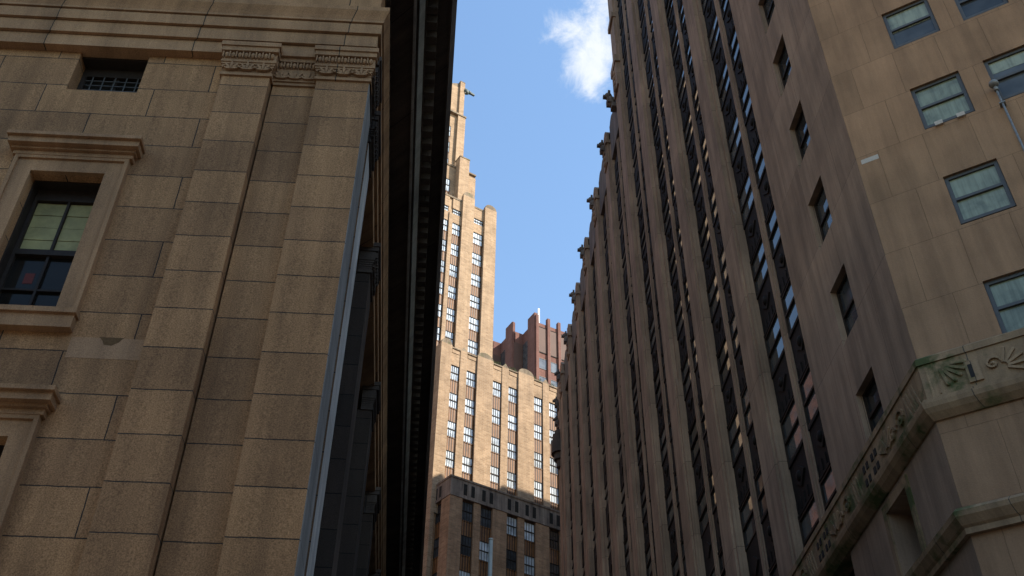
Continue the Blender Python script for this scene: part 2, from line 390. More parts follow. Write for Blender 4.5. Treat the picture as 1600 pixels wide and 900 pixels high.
# ------------------------------------------------------------------ granite bank building on the left
LC = (-2.839, 13.709)
LF = Frame(LC, 87.5, 1); LS = Frame(LC, -4.5, 1)
bank = thing('granite_building', 'brown granite classical building with carved pilaster capitals and a dark overhanging cornice', 'building', (LC[0] - 4, LC[1] + 4, 0))
def corner_fn(Fa, Fb):
    a, b = Fa.N, Fb.N; s = (a + b); mvec = s / (1 + a.dot(b))
    return lambda n, z: Fa.P + mvec * n + Vector((0, 0, z))
def corner_path(Fa, ua, Fb, ub):
    return [((lambda n, z: Fa(ua, n, z)), ua), (corner_fn(Fa, Fb), 0.0), ((lambda n, z: Fb(ub, n, z)), ub)]
LU0, LS1 = -22.0, 62.0
REC = -.2
W_U0, W_U1 = -5.72, -4.42              # hall window opening
AW0, AW1 = -5.76, -4.42                # attic window opening
wall = MB()
def wall_with_holes(mb, F, u0, u1, z0, z1, holes, n0, n1):
    us = sorted({u0, u1, *[h[0] for h in holes], *[h[1] for h in holes]}); us = [u for u in us if u0 <= u <= u1]
    for a, b in zip(us[:-1], us[1:]):
        cuts = sorted((h[2], h[3]) for h in holes if h[0] <= a + 1e-6 and h[1] >= b - 1e-6)
        z = z0
        for c0, c1 in cuts:
            if c0 > z + 1e-6: mb.box(F, a, b, n0, n1, z, c0)
            z = max(z, c1)
        if z1 > z + 1e-6: mb.box(F, a, b, n0, n1, z, z1)
holes = [(W_U0, W_U1, 12.78, 15.95), (W_U0, W_U1, 7.25, 10.42), (AW0, AW1, 18.30, 19.44)]
holes += [(h[0] - 5.9, h[1] - 5.9, h[2], h[3]) for h in holes[:3]]
wall_with_holes(wall, LF, -16.0, -2.84, 0.0, 19.44, holes, -1.0, REC)
wall.box(LF, LU0, -16.0, -1.0, REC, 0, 19.44)
wall.box(LF, -1.885, -.99, -1.0, REC, 0, 19.44); wall.box(LF, -1.95, -1.885, -1.0, REC - .12, 0, 18.7)
wall.build('wall', M['granite'], bank)
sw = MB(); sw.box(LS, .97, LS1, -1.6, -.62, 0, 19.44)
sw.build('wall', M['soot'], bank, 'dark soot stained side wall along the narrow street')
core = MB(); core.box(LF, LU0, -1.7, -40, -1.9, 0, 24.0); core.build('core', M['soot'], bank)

def egg_row(mb, F, u0, u1, z, n, h):
    k = max(2, int(round((u1 - u0) / .125))); d = (u1 - u0) / k
    for i in range(k):
        u = u0 + d * (i + .5)
        mb.ball(F, u, n, z, d * .33, .05, h * .5, 8, 5)
        mb.box(F, u0 + d * i - .012, u0 + d * i + .012, n - .03, n + .045, z - h * .5, z + h * .45)
def palmette_row(mb, F, u0, u1, z0, z1, n):
    k = max(2, int(round((u1 - u0) / .30))); d = (u1 - u0) / k; h = z1 - z0
    for i in range(k):
        u = u0 + d * (i + .5)
        for j, ang in enumerate((-70, -38, 0, 38, 70)):
            a = R(ang); l = h * (.92 if j == 2 else .74 if j in (1, 3) else .5)
            p = (u + math.sin(a) * l * .52, z0 + h * .12 + math.cos(a) * l * .5)
            # leaf: tapered lens
            e = (u + math.sin(a) * l, z0 + h * .1 + math.cos(a) * l); b0 = (u, z0 + h * .1)
            dx, dz = e[0] - b0[0], e[1] - b0[1]; q = math.hypot(dx, dz); nx, nz = -dz / q * .028, dx / q * .028
            mb.prism(F, [b0, (p[0] + nx, p[1] + nz), e, (p[0] - nx, p[1] - nz)], n - .02, n + .04)
        for sgn in (-1, 1):
            for t in range(8):
                a0, a1 = t * .75, (t + 1) * .75
                r0, r1 = h * .2 * (1 - t / 10), h * .2 * (1 - (t + 1) / 10)
                c = (u + sgn * d * .36, z0 + h * .3)
                mb.bar(F, (c[0] + sgn * r0 * math.cos(a0), c[1] + r0 * math.sin(a0)), (c[0] + sgn * r1 * math.cos(a1), c[1] + r1 * math.sin(a1)), .022, n - .01, n + .032)
def capital(F, u0, u1, n, parent, mat, detail=True, flare_l=True, flare_r=True):
    mb = MB(); fl, fr = (.12 if flare_l else 0), (.12 if flare_r else 0)
    mb.box(F, u0 - fl, u1 + fr, n - .3, n + .17, 19.46, 19.58)
    mb.box(F, u0 - fl * .8, u1 + fr * .8, n - .3, n + .14, 19.33, 19.46)
    # bell: echinus block, sloping
    for k in range(6):
        za, zb = 18.78 + k * .055, 18.78 + (k + 1) * .055
        e = .02 + .06 * (k / 5) ** 1.6
        mb.box(F, u0 - e * (flare_l > 0), u1 + e * (flare_r > 0), n - .3, n + e, za, zb + .001)
    mb.box(F, u0 - .07 * flare_l, u1 + .07 * flare_r, n - .3, n + .075, 19.111, 19.33)
    mb.box(F, u0 - .04 * flare_l, u1 + .04 * flare_r, n - .3, n + .04, 18.70, 18.78)
    if detail:
        egg_row(mb, F, u0 - (.05 if flare_l else -.06), u1 + .05, 19.23, n + .085, .17)
        palmette_row(mb, F, u0, u1, 18.79, 19.10, n + .05)
    return mb.build('capital', mat, parent)
def pilaster(F, u0, u1, n1, mat, cmat, detail=True, n0=-.3):
    mb = MB(); mb.box(F, u0, u1, n0, n1, 0.0, 18.702)
    p = mb.build('pilaster', mat, bank)
    capital(F, u0, u1, n1, p, cmat, detail)
    return p
pilaster(LF, -2.84, -1.92, 0.0, M['granite_block'], M['granite_trim'])
# corner pilaster is one pier seen on both faces
mb = MB(); A0 = LF(-1.02, 0, 0); B0 = LF(0, 0, 0); C0 = LS(1.0, 0, 0)
mb.box(LF, -1.02, 0.0, -.3, 0, 0, 18.702, skip='r')
cp = mb.build('pilaster', M['granite_block'], bank, 'corner pilaster of pale granite blocks')
mb = MB(); mb.box(LS, 0.03, 1.0, -.28, .012, 0, 18.702); mb.build('side_face', M['granite_side'], cp, 'flank of the corner pilaster, greyer from sky light put in its colour')
capital(LF, -1.02, 0.0, 0.0, cp, M['granite_trim'], True, True, True); capital(LS, 0.035, 1.0, 0.0, cp, M['soot'], True, False, True)
for i, (a, b) in enumerate(((-8.9, -7.98), (-14.9, -13.98))): pilaster(LF, a, b, 0.0, M['granite_block'], M['granite_trim'])
for a, b in ((1.56, 2.5), (5.6, 6.6), (11.2, 12.2), (16.8, 17.8), (22.4, 23.4), (28, 29), (33.6, 34.6), (39.2, 40.2)):
    pilaster(LS, a, b, -.02, M['granite_lit'] if a < 3 else M['soot'], M['soot'], a < 7, -.6)
    mb = MB(); mb.box(LS, a - .006, a + .002, -.6, -.022, 0, 18.69); mb.build('return_face', M['shaded_return'] if a < 3 else M['shaded_soot_return'], bank)
# carved band between the capitals
mb = MB(); F = LF
mb.box(F, -1.92, -1.02, -.5, REC + .16, 19.46, 19.58); mb.box(F, -1.92, -1.02, -.5, REC + .12, 19.33, 19.46); mb.box(F, -1.92, -1.02, -.5, REC + .07, 18.78, 19.33); mb.box(F, -1.92, -1.02, -.5, REC + .04, 18.70, 18.78)
egg_row(mb, F, -1.85, -1.08, 19.23, REC + .085, .17); palmette_row(mb, F, -1.87, -1.07, 18.80, 19.10, REC + .075)
mb.build('carved_band', M['granite_trim'], bank)
path = corner_path(LF, LU0, LS, LS1)
mb = MB(); mb.sweep(path, [(-.9, 19.44), (-.02, 19.44), (-.02, 19.76), (-.06, 19.77), (-.06, 19.785), (.045, 19.785), (.045, 20.12), (.0, 20.13), (.0, 20.145), (.1, 20.145), (.1, 20.44), (.06, 20.45), (.06, 20.47), (.13, 20.47), (.13, 20.53), (.16, 20.62), (.22, 20.76), (.22, 20.88), (0, 20.92), (-.9, 20.92)])
mb.build('architrave', M['granite_trim'], bank)
mb = MB(); mb.sweep(path, [(.715, 22.985), (.73, 22.96), (.85, 23.12), (.85, 23.15)]); mb.sweep(path, [(.615, 22.595), (.615, 22.57), (.675, 22.57), (.675, 22.6)]); mb.build('bed_moulding', M['granite_side'], bank)
mb = MB(); mb.sweep(path, [(-.9, 20.92), (0, 20.921), (0, 22.3), (-.9, 22.3)]); mb.build('frieze', M['granite_trim'], bank)
mb = MB(); mb.sweep(path, [(-.9, 22.3), (.02, 22.3), (.02, 22.62), (.12, 22.66), (.62, 22.7), (.62, 22.6), (.67, 22.6), (.67, 22.98), (.72, 23.0), (.84, 23.16), (.88, 23.16), (.88, 23.62), (1.15, 23.64), (1.42, 23.66), (1.42, 23.56), (1.46, 23.56), (1.46, 23.9), (1.5, 24.05), (1.56, 24.3), (1.56, 24.5), (.2, 24.7), (-.9, 24.7)])
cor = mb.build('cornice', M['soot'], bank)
mb = MB()
for i in range(150):
    u = .35 + i * .3; mb.box(LS, u, u + .15, .02, .11, 22.36, 22.58)
for i in range(70):
    u = -.35 - i * .3; mb.box(LF, u - .15, u, .02, .11, 22.36, 22.58)
o = mb.build('dentil', M['soot'], cor); o['kind'] = 'stuff'
mb = MB()
for i in range(110):
    u = .5 + i * .42; mb.box(LS, u, u + .22, .88, 1.13, 23.25, 23.6)
for i in range(50):
    u = -.5 - i * .42; mb.box(LF, u - .22, u, .88, 1.13, 23.25, 23.6)
o = mb.build('dentil', M['soot'], cor); o['kind'] = 'stuff'

def hall_window(zb, du=0.0):
    u0, u1, z0, z1 = W_U0 + du, W_U1 + du, zb, zb + 3.17
    fr = MB(); gn = REC - .42
    fr.box(LF, u0, u0 + .09, gn - .05, gn + .06, z0, z1); fr.box(LF, u1 - .09, u1, gn - .05, gn + .06, z0, z1)
    fr.box(LF, u0 + .09, u1 - .09, gn - .05, gn + .06, z0, z0 + .1); fr.box(LF, u0 + .09, u1 - .09, gn - .05, gn + .06, z1 - .3, z1)
    zm = z0 + 1.62
    fr.box(LF, u0 + .09, u1 - .09, gn - .04, gn + .08, zm - .06, zm + .06)
    fr.box(LF, u0 + .003, u1 - .003, gn + .06, REC - .16, z1 - .03, z1 - .003); fr.box(LF, u0 + .003, u0 + .03, gn + .06, REC - .16, z0, z1 - .03)
    um = (u0 + u1) / 2
    fr.box(LF, um - .022, um + .022, gn - .03, gn + .05, z0 + .1, zm - .06); fr.box(LF, um - .022, um + .022, gn - .03, gn + .05, zm + .06, z1 - .3)
    fr.box(LF, u0 + .09, um - .022, gn - .03, gn + .045, z0 + .78, z0 + .82); fr.box(LF, um + .022, u1 - .09, gn - .03, gn + .045, z0 + .78, z0 + .82)
    f = fr.build('window', M['frame'], bank)
    mb = MB(); mb.box(LF, u0 + .09, u1 - .09, gn - .028, gn - .01, z0 + .1, zm - .06); mb.build('pane', M['glass_l'], f)
    mb = MB()
    for i in range(4):      # roller shade behind the upper sash, in folds
        h = (z1 - .3 - zm - .06) / 4
        mb.box(LF, u0 + .09, u1 - .09, gn - .028, gn - .012 + .006 * (i % 2), zm + .06 + i * h, zm + .06 + (i + 1) * h - .012)
    mb.build('blind', M['blind'], f)
    # casing, hood, sill
    cs = MB(); c = .36
    cs.box(LF, u1, u1 + c, REC, REC + .09, z0, z1 + c); cs.box(LF, u0 - c, u0, REC, REC + .09, z0, z1 + c); cs.box(LF, u0, u1, REC, REC + .09, z1, z1 + c)
    cs.box(LF, u1 + c - .07, u1 + c, REC + .09, REC + .13, z0, z1 + c); cs.box(LF, u0 - c, u0 - c + .07, REC + .09, REC + .13, z0, z1 + c); cs.box(LF, u0 - c + .07, u1 + c - .07, REC + .09, REC + .13, z1 + c - .07, z1 + c)
    cs.build('casing', M['granite_trim'], f)
    hd = MB()
    for n, za, zb_ in ((.14, z1 + c, z1 + c + .1), (.2, z1 + c + .1, z1 + c + .16), (.3, z1 + c + .16, z1 + c + .3), (.36, z1 + c + .3, z1 + c + .38)):
        hd.box(LF, u0 - c - .05 - (n - .14) * .6, u1 + c + .05 + (n - .14) * .6, REC, REC + n, za, zb_)
    hd.build('hood', M['granite_trim'], f)
    sl = MB(); sl.box(LF, u0 - c - .03, u1 + c + .03, REC, REC + .2, z0 - .1, z0); sl.box(LF, u0 - c, u1 + c, REC, REC + .15, z0 - .36, z0 - .1)
    sl.build('sill', M['granite_trim'], f)
    return f
hw = hall_window(12.78); hall_window(7.25); hall_window(12.78, -5.9); hall_window(7.25, -5.9)
mb = MB(); mb.box(LF, -5.36, -5.2, REC - .43, REC - .424, 13.75, 13.98); mb.build('flag_reflection', M['red'], hw)  # reflection of a red flag, put in as a coloured patch
def attic_window(du=0.0):
    u0, u1, z0, z1 = AW0 + du, AW1 + du, 18.30, 19.437; gn = REC - .45
    fr = MB(); fr.box(LF, u0, u0 + .1, gn - .04, gn + .1, z0, z1); fr.box(LF, u1 - .1, u1, gn - .04, gn + .1, z0, z1); fr.box(LF, u0 + .1, u1 - .1, gn - .04, gn + .1, z1 - .3, z1); fr.box(LF, u0 + .1, u1 - .1, gn - .04, gn + .1, z0, z0 + .07); fr.box(LF, u0 + .002, u1 - .002, gn + .1, REC - .1, z1 - .05, z1 - .01)
    um = (u0 + u1) / 2; fr.box(LF, um - .05, um + .05, gn - .04, gn + .06, z0 + .07, z1 - .3)
    f = fr.build('window', M['frame'], bank)
    g = MB()
    for i in range(5): z = z0 + .16 + i * .14; g.box(LF, u0 + .1, u1 - .1, gn + .062, gn + .085, z, z + .02)
    for i in range(5): u = u0 + .22 + i * .22; g.box(LF, u, u + .02, gn + .086, gn + .1, z0 + .07, z1 - .3)
    g.build('grille', M['alu'], f)
    mb = MB(); mb.box(LF, u0 + .1, u1 - .1, gn - .03, gn - .01, z0 + .07, z1 - .3); mb.build('pane', M['glass_l'], f)
attic_window(); attic_window(-5.9)
mb = MB(); mb.prism(LF, [(-3.62, 12.36), (-3.24, 12.36), (-3.3, 12.27), (-3.4, 12.2), (-3.52, 12.21), (-3.56, 12.29)], REC, REC + .006)
mb.build('stain', plain('stone_scar', (.13, .075, .035), .9, .1, 0, 20, .3), bank)
mb = MB(); mb.box(LF, -4.05, -2.85, REC, REC + .004, 11.94, 12.345); mb.build('patch', stone('pale_granite', (.4, .235, .125), (.38, .22, .118), (.2, .14, .09), 9, 9, speck=(55, .35), streak=.2, stain=.2), bank)

# ------------------------------------------------------------------ limestone office block on the right
RC = (24 * math.sin(R(24.5)), 24 * math.cos(R(24.5)))
KL = .03
RA = Frame(RC, -4.1, -1, KL, 25.0); RB = Frame(RC, 121.0, 1, 0.0)
# the front wall leans with the long one so both share the corner edge
class Lean(Frame):
    def __call__(s, u, n, z): return s.P + s.U * u + s.N * n + RA.U * (KL * (z - 25.0)) + Vector((0, 0, z))
RB = Lean(RC, 121.0, 1)
tower = thing('office_building', 'shaded limestone office block with deep vertical piers and a carved band round its angled corner', 'building', (RC[0] + 8, RC[1] + 12, 0))
PER = 6.13
FL = 3.89; HEAD0 = 19.86
ENDU = 70.3; ZPAR = 68.7; ZTOP = 103.0
def fvis(F, u, n, z, pad=30):
    x, y = project(F(u, n, z)); return -pad < x < 1600 + pad and -pad < y < 900 + pad
DEPTH = -.48
ab = lambda k: (4.95 + PER * k, 6.45 + PER * k)      # pier front k (k=0 is the corner wall's end)
# corner wall with its column of single windows
SW0, SW1 = 2.38, 3.75
mb = MB(); holes = [(SW0, SW1, HEAD0 - 2.1 + FL * k if k else 18.2, HEAD0 + FL * k) for k in range(0, 21)] + [(2.25, 3.6, 9.5, 15.95)]
holes2 = [(2.38, 3.75, h[2], h[3]) if h[2] > 17 else (2.25, 3.6, h[2], h[3]) for h in holes]
wall_with_holes(mb, RA, 0.0, 6.45, 18.05, ZTOP, [h for h in holes2 if h[2] > 17], -1.0, 0.0)
wall_with_holes(mb, RA, 0.0, 6.45, 0.0, 18.05, [(2.25, 3.6, 9.5, 15.95)], -1.2, 0.0)
mb.build('wall', M['lime'], tower)
BW = [(2.03, 3.44), (4.13, 5.45), (8.2, 9.6), (10.3, 11.7), (14.4, 15.8), (20.5, 21.9), (26.6, 28.0)]
mb = MB(); holes = [(a, b, HEAD0 - 1.86 + FL * k + .08, HEAD0 + .1 + FL * k) for a, b in BW for k in range(0, 12)]
wall_with_holes(mb, RB, 0.0, 32.0, 18.05, ZTOP, holes, -1.0, 0.0); mb.box(RB, 0, 32, -1.0, 0.0, 0, 18.05); mb.box(RB, 32, 62, -1.0, 0.0, 0, ZTOP)
mb.build('wall', M['lime_b'], tower, 'front wall turning away from the street corner, browner light put in its colour')
# body behind the facades
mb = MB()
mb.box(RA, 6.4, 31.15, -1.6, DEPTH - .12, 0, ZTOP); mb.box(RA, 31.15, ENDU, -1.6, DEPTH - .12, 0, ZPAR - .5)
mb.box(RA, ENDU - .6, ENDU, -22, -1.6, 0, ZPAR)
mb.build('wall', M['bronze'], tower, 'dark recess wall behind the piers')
mb = MB(); mb.box(RA, 6.5, 30, -30, -14, 0, 106.0); mb.box(RA, 14, ENDU - .7, -12.0, -1.62, 0, ZPAR - .9); mb.box(RA, 30.01, ENDU - .7, -30, -12.01, 0, 83.5)  # high rear masses added out of view to cast shade on the brick tower
mb.build('shade_setback', M['lime'], tower)
# piers
caps = {}
def pier_top(k):
    return ZTOP if k <= 4 else ZPAR + .3
npier = 11
for k in range(1, npier):
    a, b = ab(k); zt = pier_top(k)
    if a > ENDU: break
    mb = MB()
    mb.box(RA, a - .22, b + .22, DEPTH, -.2, 0, zt - 1.6)
    mb.box(RA, a, b, -.2, 0.0, 0, zt)
    # pier shaft ends: the near step stops in a small weathered shoulder at some floors
    zs = HEAD0 + FL * (4 if k % 2 else 6) - .6
    mb.box(RA, a - .2, a, -.2, -.08, 0, zs - .3); mb.prism(RA, [(a - .2, zs - .3), (a, zs - .3), (a, zs + .25)], -.2, -.08)
    if zt < ZTOP:   # stepped cap with scrolls
        mb.box(RA, a - .12, b + .12, -.3, .14, zt - 1.3, zt - .95); mb.box(RA, a + .15, b - .15, 0, .1, zt - 3.4, zt - 1.3)
        mb.prism(RA, [(a + .05, zt), (b - .05, zt), (b - .35, zt + .5), ((a + b) / 2, zt + .7), (a + .35, zt + .5)], -.45, .02)
        for j in range(3): mb.ball(RA, (a + b) / 2, .1, zt - 1.8 - j * .6, .32, .14, .26, 8, 5)
    if k == 4:
        mb.box(RA, a - .15, b + .25, -.25, .22, 70.2, 71.0); mb.box(RA, a, b + .1, .0, .14, 67.5, 70.2); mb.box(RA, a - .1, b + .2, -.25, .16, 76.2, 76.8)
        for j in range(4): mb.ball(RA, (a + b) / 2, .14, 69.6 - j * .6, .34, .14, .27, 8, 5)
    mb.build('pier', M['lime_pier'], tower)
mb = MB(); mb.box(RA, ENDU - 1.9, ENDU, DEPTH, 0, 0, ZPAR); mb.build('pier', M['lime_pier'], tower)
# mullions
for k in range(0, npier):
    b = ab(k)[1]; a0, a1 = b + 2.05, b + 2.6
    if a1 > ENDU - 2: break
    zt = ZTOP if k <= 3 else ZPAR + .4
    mb = MB(); mb.box(RA, a0, a1, DEPTH, -.34, 0, zt); mb.box(RA, a0 + .16, a1 - .16, -.34, -.28, 0, zt - 1.5)
    mb.build('mullion', M['lime_pier'], tower)
# parapet walls between piers beyond the tall part
mb = MB()
for k in range(4, npier):
    a, b = ab(k)
    u0, u1 = b + .22, min(b + PER - 1.73, ENDU - 1.9)
    if u1 > u0:
        zt = ZPAR + .75
        mb.box(RA, u0, u1, DEPTH - .1, -.24, ZPAR - 3.2, zt)
        for q in range(3):      # scalloped crest
            c0 = u0 + (u1 - u0) * q / 3; c1 = u0 + (u1 - u0) * (q + 1) / 3
            mb.prism(RA, [(c0, zt), (c1, zt), (c1 - (c1 - c0) * .2, zt + .3), ((c0 + c1) / 2, zt + .45), (c0 + (c1 - c0) * .2, zt + .3)], DEPTH - .1, -.26)
mb.build('parapet', M['lime_orn'], tower)
# windows and spandrels
cols = []
for k in range(0, npier):
    b = ab(k)[1]
    for u0, u1 in ((b + .22, b + 2.05), (b + 2.6, b + 4.41)):
        if u1 < ENDU - 1.8: cols.append((k, u0, u1))
HWIN = 1.8
def win_mb(F, u0, u1, z0, z1, n, fw=.07, rail=True, cols_=1, bar=.03):
    mb = MB()
    mb.box(F, u0, u0 + fw, n - .06, n + .05, z0, z1); mb.box(F, u1 - fw, u1, n - .06, n + .05, z0, z1)
    mb.box(F, u0 + fw, u1 - fw, n - .06, n + .05, z0, z0 + fw); mb.box(F, u0 + fw, u1 - fw, n - .06, n + .05, z1 - fw, z1)
    zm = (z0 + z1) / 2
    if rail: mb.box(F, u0 + fw, u1 - fw, n - .05, n + .06, zm - .045, zm + .045)
    for i in range(1, cols_):
        u = u0 + fw + (u1 - u0 - 2 * fw) * i / cols_
        for za, zb in ((z0 + fw, zm - .045), (zm + .045, z1 - fw)): mb.box(F, u - bar / 2, u + bar / 2, n - .04, n + .035, za, zb)
    return mb
def pane_mb(F, u0, u1, z0, z1, n, fw=.07):
    mb = MB(); mb.box(F, u0 + fw, u1 - fw, n - .035, n - .015, z0 + fw, z1 - fw); return mb
def spandrel_mb(F, u0, u1, z0, z1, n):
    """cast panel: border, raised lozenge and boss"""
    mb = MB(); mb.box(F, u0, u1, n - .1, n, z0, z1)
    um, zm = (u0 + u1) / 2, (z0 + z1) / 2
    mb.box(F, u0 + .04, u1 - .04, n, n + .05, z1 - .12, z1 - .02); mb.box(F, u0 + .04, u1 - .04, n, n + .05, z0 + .02, z0 + .12)
    for i in range(5):
        a = u0 + .12 + (u1 - u0 - .24) * i / 4
        mb.box(F, a - .03, a + .03, n, n + .04, z0 + .2, z0 + .6)
    mb.prism(F, [(um - .5, zm + .15), (um, zm - .25), (um + .5, zm + .15), (um, zm + .55)], n, n + .06)
    mb.ball(F, um, n + .06, zm + .15, .18, .1, .2, 8, 5)
    return mb
cand = []
for k, u0, u1 in cols:
    zt = ZTOP if k <= 3 else ZPAR - 3.2
    f = -3
    while True:
        zh = HEAD0 + FL * f
        if zh > zt: break
        cand.append((k, u0, u1, zh)); f += 1
def wsize(c):
    p = RA((c[1] + c[2]) / 2, DEPTH, c[3] - 1); x, y = project(p)
    if not (-20 < x < 1620 and -20 < y < 920): return 0
    d = (p - EYE); hd = math.hypot(d.x, d.y)
    return 1.0 / (d.length ** 2) * (RA.N.dot(-d.normalized()))
vis = sorted([c for c in cand if wsize(c) > 0], key=wsize, reverse=True)
near = vis[:82]; far = vis[82:]
near_set = set(near)
nw = DEPTH + .06
protoW, protoP, protoS = {}, {}, {}
def proto(u0, u1):
    key = round(u1 - u0, 3)
    if key not in protoW:
        org = RA(0, 0, 20)
        # build at u=0.. and keep relative to RA(0,0,head)
        wd = u1 - u0; z1 = 20.0; z0 = z1 - HWIN
        protoW[key] = win_mb(RA, 0, wd, z0, z1, nw).mesh('window', M['frame'], org)
        protoP[key] = pane_mb(RA, 0, wd, z0, z1, nw).mesh('pane', M['glass_r'], org)
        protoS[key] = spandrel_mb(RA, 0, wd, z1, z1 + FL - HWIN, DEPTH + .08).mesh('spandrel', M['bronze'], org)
    return key
for (k, u0, u1, zh) in near:
    key = proto(u0, u1); loc = RA(u0, 0, zh)
    wo = place('window', protoW[key], tower, loc)
    po = bpy.data.objects.new('pane', protoP[key]); COL.objects.link(po); po.parent = wo
    place('spandrel', protoS[key], tower, loc)
rest = [c for c in cand if c not in near_set and c[3] > 14]
fw_, fp_, fs_ = MB(), MB(), MB()
for (k, u0, u1, zh) in rest:
    fw_.box(RA, u0, u1, nw - .06, nw + .04, zh - HWIN, zh - HWIN + .07); fw_.box(RA, u0, u1, nw - .06, nw + .04, zh - .07, zh); fw_.box(RA, u0, u1, nw - .06, nw + .05, zh - HWIN / 2 - .045, zh - HWIN / 2 + .045)
    fp_.box(RA, u0 + .02, u1 - .02, nw - .03, nw - .015, zh - HWIN + .07, zh - .07)
    fs_.box(RA, u0, u1, DEPTH - .02, DEPTH + .08, zh, zh + FL - HWIN)
    um, zm = (u0 + u1) / 2, zh + .9
    fs_.prism(RA, [(um - .5, zm + .15), (um, zm - .25), (um + .5, zm + .15), (um, zm + .55)], DEPTH + .08, DEPTH + .14)
for nm, mbx, mt in (('window', fw_, M['frame']), ('pane', fp_, M['glass_r']), ('spandrel', fs_, M['bronze'])):
    if nm == 'pane': o = mbx.build(nm, mt, fo); 
    else: o = mbx.build(nm, mt, tower)
    o['kind'] = 'stuff'
    if nm == 'window': fo = o
# single windows on the corner wall
for j in range(0, 21):
    z1 = HEAD0 + FL * j; z0 = z1 - 2.1 if j else 18.2
    wn = -.24
    f = win_mb(RA, SW0 + .005, SW1 - .005, z0 + .005, z1 - .005, wn, .09).build('window', M['frame'], tower)
    pane_mb(RA, SW0, SW1, z0, z1, wn, .09).build('pane', M['glass_r'], f)
rb_rnd = random.Random(5)
for i, (a, b) in enumerate(BW):
    for j in range(0, 12):
        z1 = HEAD0 + .1 + FL * j; z0 = z1 - 1.78; wn = -.13
        f = win_mb(RB, a + .005, b - .005, z0 + .005, z1 - .005, wn, .1).build('window', M['alu'], tower)
        pane_mb(RB, a, b, z0, z1, wn, .1).build('pane', M['glass_r'], f)
        zt = z1 - .1; zl = z0 + .1
        drop = rb_rnd.uniform(.2, 1.0) if i > 1 or j > 5 else [1.0, .99, 1.0, .55, 1.0, .7][j] if i == 0 else [.5, .45, .3, .35, .6, .2][j]
        mb = MB(); mb.box(RB, a + .11, b - .11, wn - .014, wn - .008, zt - (zt - zl) * drop, zt); mb.build('blind', M['curtain'], f)
# ledge brackets under one front window
a, b = BW[0]; zz = HEAD0 + .1 + FL * 2 - 1.86
for u in (a + .3, b - .5):
    mb = MB(); mb.box(RB, u, u + .22, 0, .08, zz - .08, zz + .07); mb.build('bracket', M['pale'], tower)
mb = MB(); mb.box(RB, .12, .62, 0, .006, 25.42, 25.6); mb.build('patch', M['pale'], tower)
# lower storey opening under the cornice
mb = MB(); mb.box(RA, 2.27, 3.58, -1.19, -1.12, 9.52, 15.93); mb.build('window', M['frame'], tower, 'tall dark opening under the carved band')
mb = MB(); mb.box(RA, 2.05, 2.25, 0, .05, 9.3, 16.2); mb.box(RA, 3.6, 3.8, 0, .05, 9.3, 16.2); mb.box(RA, 2.25, 3.6, 0, .05, 15.95, 16.2)
mb.build('casing', M['lime_trim'], tower)
# carved band and mouldings round the corner
def rb_path(ua, ub):
    cf = lambda n, z: RA.P + ((RA.N + RB.N) / (1 + RA.N.dot(RB.N))) * n + RA.U * (KL * (z - 25)) + Vector((0, 0, z))
    return [((lambda n, z: RA(ua, n, z)), ua), (cf, 0.0), ((lambda n, z: RB(ub, n, z)), -ub)]
P_ = rb_path(30, 40)
mb = MB(); mb.sweep(P_, [(-.5, 17.98), (.10, 17.98), (.10, 18.16), (.02, 18.24), (-.5, 18.24)]); mb.build('ledge', M['lime_trim'], tower)
mb = MB(); mb.sweep(P_, [(-.5, 16.92), (.06, 16.92), (.06, 17.978), (-.5, 17.978)]); frz = mb.build('frieze', M['lime_trim'], tower)
mb = MB(); mb.sweep(P_, [(-.5, 16.36), (.06, 16.36), (.12, 16.42), (.2, 16.5), (.28, 16.62), (.3, 16.74), (.3, 16.8), (.22, 16.82), (.22, 16.9), (.06, 16.918), (-.5, 16.918)]); mb.build('moulding', M['lime_trim'], tower)
mb = MB(); mb.sweep(P_, [(-.5, 13.36), (.12, 13.36), (.12, 13.5), (.18, 13.55), (.3, 13.72), (.32, 13.84), (.22, 13.95), (.12, 13.98), (-.5, 13.98)]); mb.build('moulding', M['lime_trim'], tower)
def fan(mb, F, u, z, r, a0, a1, n, k=6):
    for i in range(k):
        a = R(a0 + (a1 - a0) * i / (k - 1)); e = (u + r * math.cos(a), z + r * math.sin(a))
        mb.bar(F, (u + r * .22 * math.cos(a), z + r * .22 * math.sin(a)), e, r * .13, n, n + .05)
        mb.ball(F, e[0], n + .02, e[1], r * .09, .04, r * .09, 6, 4)
def scroll(mb, F, u, z, r, n, sg=1):
    for t in range(12):
        a0, a1 = t * .55, (t + 1) * .55; r0, r1 = r * (1 - t * .06), r * (1 - (t + 1) * .06)
        mb.bar(F, (u + sg * r0 * math.cos(a0), z + r0 * math.sin(a0)), (u + sg * r1 * math.cos(a1), z + r1 * math.sin(a1)), r * .26, n, n + .06)
    mb.ball(F, u, n + .02, z, r * .28, .06, r * .28, 8, 5)
def slots(mbd, F, u, z, n):
    for du, dz in ((0, .2), (.26, .2), (.0, -.2), (.26, -.2)): mbd.box(F, u + du - .07, u + du + .07, n - .01, n + .012, z + dz - .1, z + dz + .1)
orn, dk = Each('carving', M['lime_trim'], frz), Each('slot', M['louver'], frz)
zc = 17.45
orn.group(fan, RB, .42, 17.85, .62, -80, -10, .06, 5); orn.bar(RB, (.32, 17.05), (.32, 17.9), .035, .06, .085)
orn.box(RB, 1.0, 1.32, .06, .11, 17.1, 17.7); dk.box(RB, 1.06, 1.16, .11, .115, 17.22, 17.6)
orn.group(scroll, RB, 1.62, zc, .2, .06); orn.group(fan, RB, 1.8, 17.3, .52, -25, 75, .06, 5)
orn.box(RB, 2.5, 2.62, .06, .14, 16.95, 17.95); slots(dk, RB, 2.85, zc, .08)
orn.bar(RB, (.14, 16.98), (.14, 17.9), .05, .06, .075)
u = 3.4
